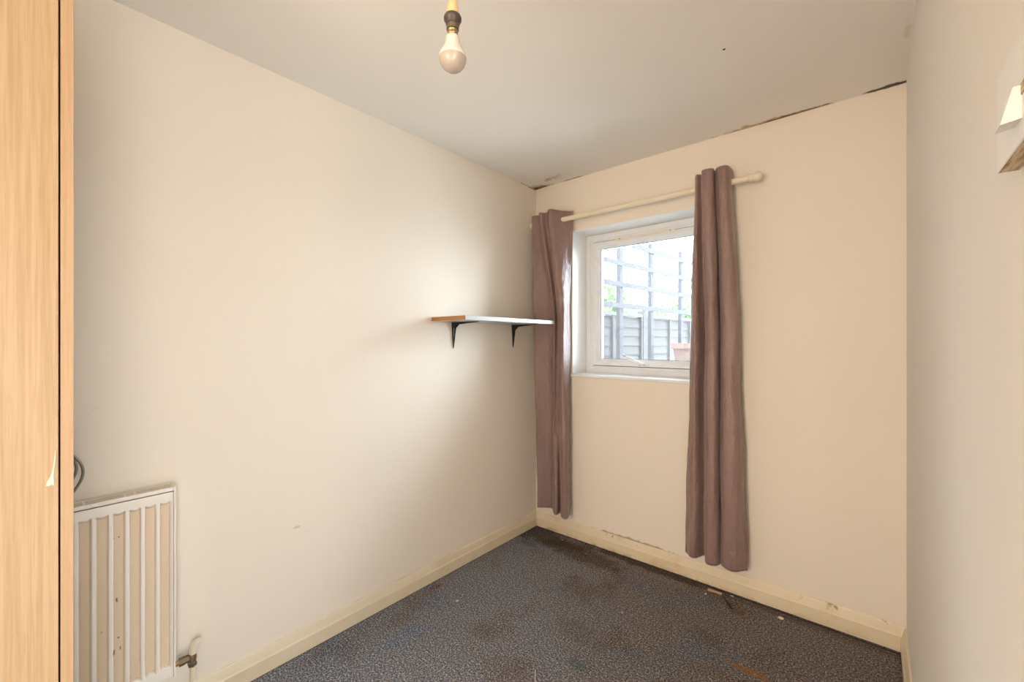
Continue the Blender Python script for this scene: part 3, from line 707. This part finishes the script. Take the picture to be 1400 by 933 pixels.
crumb((-0.908, 1.862, 0.002), (0.005, 0.004, 0.003), M['plaster_chip'], 'lone white crumb in the middle of the carpet', 'crumb', 'plaster crumbs on the carpet', seed=2)
crumb((-1.528, 2.290, 0.002), (0.005, 0.004, 0.003), M['plaster_chip'], 'white crumb on the stained carpet in the window corner', 'crumb', 'plaster crumbs on the carpet', seed=3)
crumb((-0.330, 2.300, 0.003), (0.012, 0.010, 0.004), M['plaster_chip'], 'pale flake against the skirting right of the right curtain', 'crumb', 'plaster crumbs on the carpet', seed=5)
crumb((-1.566, 1.415, 0.002), (0.008, 0.006, 0.003), M['plaster_chip'], 'white flake on the carpet close to the left skirting', 'crumb', 'plaster crumbs on the carpet', seed=4)
crumb((-0.545, 2.338, 0.003), (0.010, 0.004, 0.003), M['plaster_chip'], 'cream flake tucked at the skirting right of the tan offcut', 'crumb', 'plaster crumbs on the carpet', seed=6)
random.seed(12)
bm = bmesh.new()
for k in range(46):
    x = random.choice([random.uniform(-0.62, -0.30), random.uniform(-1.6, -0.2)]); y = random.uniform(1.5, 2.25); a = random.uniform(0, 2*PI); L = random.uniform(0.005, 0.016)
    mx = (x+L*0.5*math.cos(a)+random.uniform(-.003, .003), y+L*0.5*math.sin(a)+random.uniform(-.003, .003), 0.0035)
    tube(bm, [(x, y, 0.0015), mx, (x+L*math.cos(a), y+L*math.sin(a), 0.0015)], 0.0006, 4)
tag(obj('lint_threads', bm, M['thread']), 'scattered white lint threads on the carpet', 'lint', kind='stuff')

# ================================================================ OUTSIDE
GZ = 0.30
struct('ground', B(-14, 14, YO, 40, GZ-0.1, GZ), M['concrete'], 'paved yard outside the window', 'ground')
def fp(x0, s, off=0.0): return (x0+0.087*s+off, 2.6+s)     # a line running away from the house, 5 degrees off square
def plank(x0, s0, s1, t, z0, z1, tilt=0.0):
    bm = bmesh.new(); a, b = fp(x0, s0), fp(x0, s1)
    vs = []
    for (q, zz, o) in ((a, z0, tilt), (b, z0, tilt), (b, z1, 0), (a, z1, 0)):
        vs.append((bm.verts.new((q[0]+o, q[1], zz)), bm.verts.new((q[0]+o+t, q[1], zz))))
    A = [v[0] for v in vs]; C = [v[1] for v in vs]
    for k in range(4): bm.faces.new((A[k], A[(k+1) % 4], C[(k+1) % 4], C[k]))
    bm.faces.new(A); bm.faces.new(C[::-1]); return bm
fe = thing('garden_fence', 'weathered grey overlap board fence seen through the window', 'fence', (fp(-2.15, 1.0)[0], 3.6, GZ))
random.seed(5)
for pnl in range(5):
    s0 = 0.12+pnl*1.83; s1 = s0+1.76
    nb = 12; z0 = GZ+0.05; hh = (1.545-z0)/nb
    for k in range(nb):
        wz = random.uniform(-0.006, 0.006)
        P('board', plank(-2.15, s0, s1, 0.011, z0+k*hh-0.012+wz, z0+(k+1)*hh+wz, tilt=0.016), M['fence'], fe)
    P('capping_rail', plank(-2.165, s0, s1, 0.065, 1.545, 1.578), M['fence_cap'], fe)
    for q in (0.0, 0.33, 0.66, 0.985):
        s = s0+q*1.76; P('batten', plank(-2.119, s, s+0.028, 0.018, z0-0.03, 1.545), M['fence'], fe)
    P('post', plank(-2.17, s1+0.003, s1+0.067, 0.075, GZ, 1.62), M['fence'], fe)
tr = thing('trellis', 'dark stained square-grid trellis standing before the fence outside', 'trellis', (fp(-1.9, 1.3)[0], 3.9, GZ))
for s, top in ((0.45, 2.24), (1.03, 2.26), (1.62, 2.275), (2.32, 2.30), (3.05, 2.29), (3.8, 2.28)):
    P('upright', plank(-1.9, s-0.028, s+0.028, 0.035, GZ, top), M['trellis'], tr)
for z in (1.61, 1.805, 2.0, 2.195):
    P('slat', plank(-1.865, 0.25 if z < 2.1 else 1.22, 3.95, 0.014, z-0.023, z+0.023), M['trellis'], tr)
# plant trough on a block pier
pr = thing('planter_pier', 'pale block pier carrying the terracotta trough outside', 'pier', (-1.2, 4.35, GZ))
for i, (x0_, x1_) in enumerate(((-1.50, -1.21), (-1.20, -0.91))):
    for j in range(3):
        P('block', B(x0_, x1_, 4.22, 4.48, GZ+j*0.243, GZ+j*0.243+0.238, bevel=0.006), M['concrete'], pr)
pt = thing('terracotta_trough', 'terracotta plant trough low in the window, behind the right curtain edge', 'planter', (-1.2, 4.35, GZ+0.727))
z0 = GZ+0.7275; z1 = 1.262
bm = bmesh.new()
def rect(zz, ix, iy): return [bm.verts.new(q) for q in ((-1.525+ix, 4.18+iy, zz), (-0.875-ix, 4.18+iy, zz), (-0.875-ix, 4.52-iy, zz), (-1.525+ix, 4.52-iy, zz))]
R_ = [rect(z0, 0.04, 0.04), rect(z1-0.055, 0.018, 0.018), rect(z1-0.05, 0.0, 0.0), rect(z1, 0.0, 0.0), rect(z1, 0.022, 0.022), rect(z1-0.03, 0.024, 0.024)]
for A, C in zip(R_, R_[1:]):
    for k in range(4): bm.faces.new((A[k], A[(k+1) % 4], C[(k+1) % 4], C[k]))
bm.faces.new(R_[0]); bm.faces.new(R_[-1])
P('trough', bm, M['terracotta'], pt)
P('soil', B(-1.500, -0.900, 4.206, 4.494, z1-0.03, z1-0.022), M['soil'], pt)
# unseen wall added outside to cut sky light from the right
struct('wall_sky_blocker', B(0.45, 0.70, YO, 3.75, GZ, 3.2), M['render'], 'unseen rendered wall added outside to block sky light', 'wall')

def bush(name, label, c, r, n, mat, size, seed, trunk=True):
    random.seed(seed); root = thing(name, label, 'tree' if 'tree' in name else 'shrub', (c[0], c[1], GZ), 'greenery beyond the fence' if False else None)
    bm = bmesh.new(); blobs = [(Vector((random.uniform(-1, 1)*r[0]*0.6, random.uniform(-1, 1)*r[1]*0.6, random.uniform(-0.6, 0.8)*r[2])), random.uniform(0.3, 0.5)) for _ in range(14)]
    for _ in range(n):
        b, br = random.choice(blobs)
        d = Vector((random.gauss(0, 1), random.gauss(0, 1), random.gauss(0, 1))).normalized()*random.uniform(0.5, 1.0)*br
        p_ = Vector(c)+b+Vector((d.x*r[0], d.y*r[1], d.z*r[2]))
        a = Vector((random.gauss(0, 1), random.gauss(0, 1), random.gauss(0, 0.7))).normalized(); s = a.orthogonal().normalized()
        L = size*random.uniform(0.7, 1.3); W = L*0.45; nn = a.cross(s)*L*0.12
        v = [bm.verts.new(p_), bm.verts.new(p_+a*L*0.5+s*W*0.5+nn), bm.verts.new(p_+a*L), bm.verts.new(p_+a*L*0.5-s*W*0.5+nn)]
        bm.faces.new((v[0], v[1], v[2])); bm.faces.new((v[0], v[2], v[3]))
    f = P('foliage', bm, mat, root); f['kind'] = 'stuff'
    bm = bmesh.new(); tube(bm, [(c[0], c[1], GZ), (c[0]+0.05, c[1], c[2]*0.6), (c[0], c[1]+0.05, c[2])], [0.06, 0.045, 0.02], 8)
    for b, br in blobs[:8]: tube(bm, [(c[0]+0.02, c[1], c[2]-r[2]*0.6), Vector(c)+b*0.5+Vector((0, 0, 0.05)), Vector(c)+b], [0.025, 0.016, 0.006], 6)
    P('trunk', bm, M['bark'], root)
bush('garden_shrub', 'bright green shrub showing over the fence behind the nearer trellis squares', (-3.15, 5.3, 1.75), (0.75, 0.9, 0.42), 5200, M['leaf_green'], 0.09, 1)
bush('garden_shrub', 'green shrub over the far part of the fence, beside the right curtain', (-2.55, 8.1, 1.72), (0.7, 1.0, 0.55), 4600, M['leaf_green'], 0.10, 2)
bush('garden_tree', 'pale hazy tree rising behind the trellis beyond the fence', (-4.4, 12.0, 2.35), (1.3, 1.3, 0.9), 4200, M['leaf_pale'], 0.12, 3)
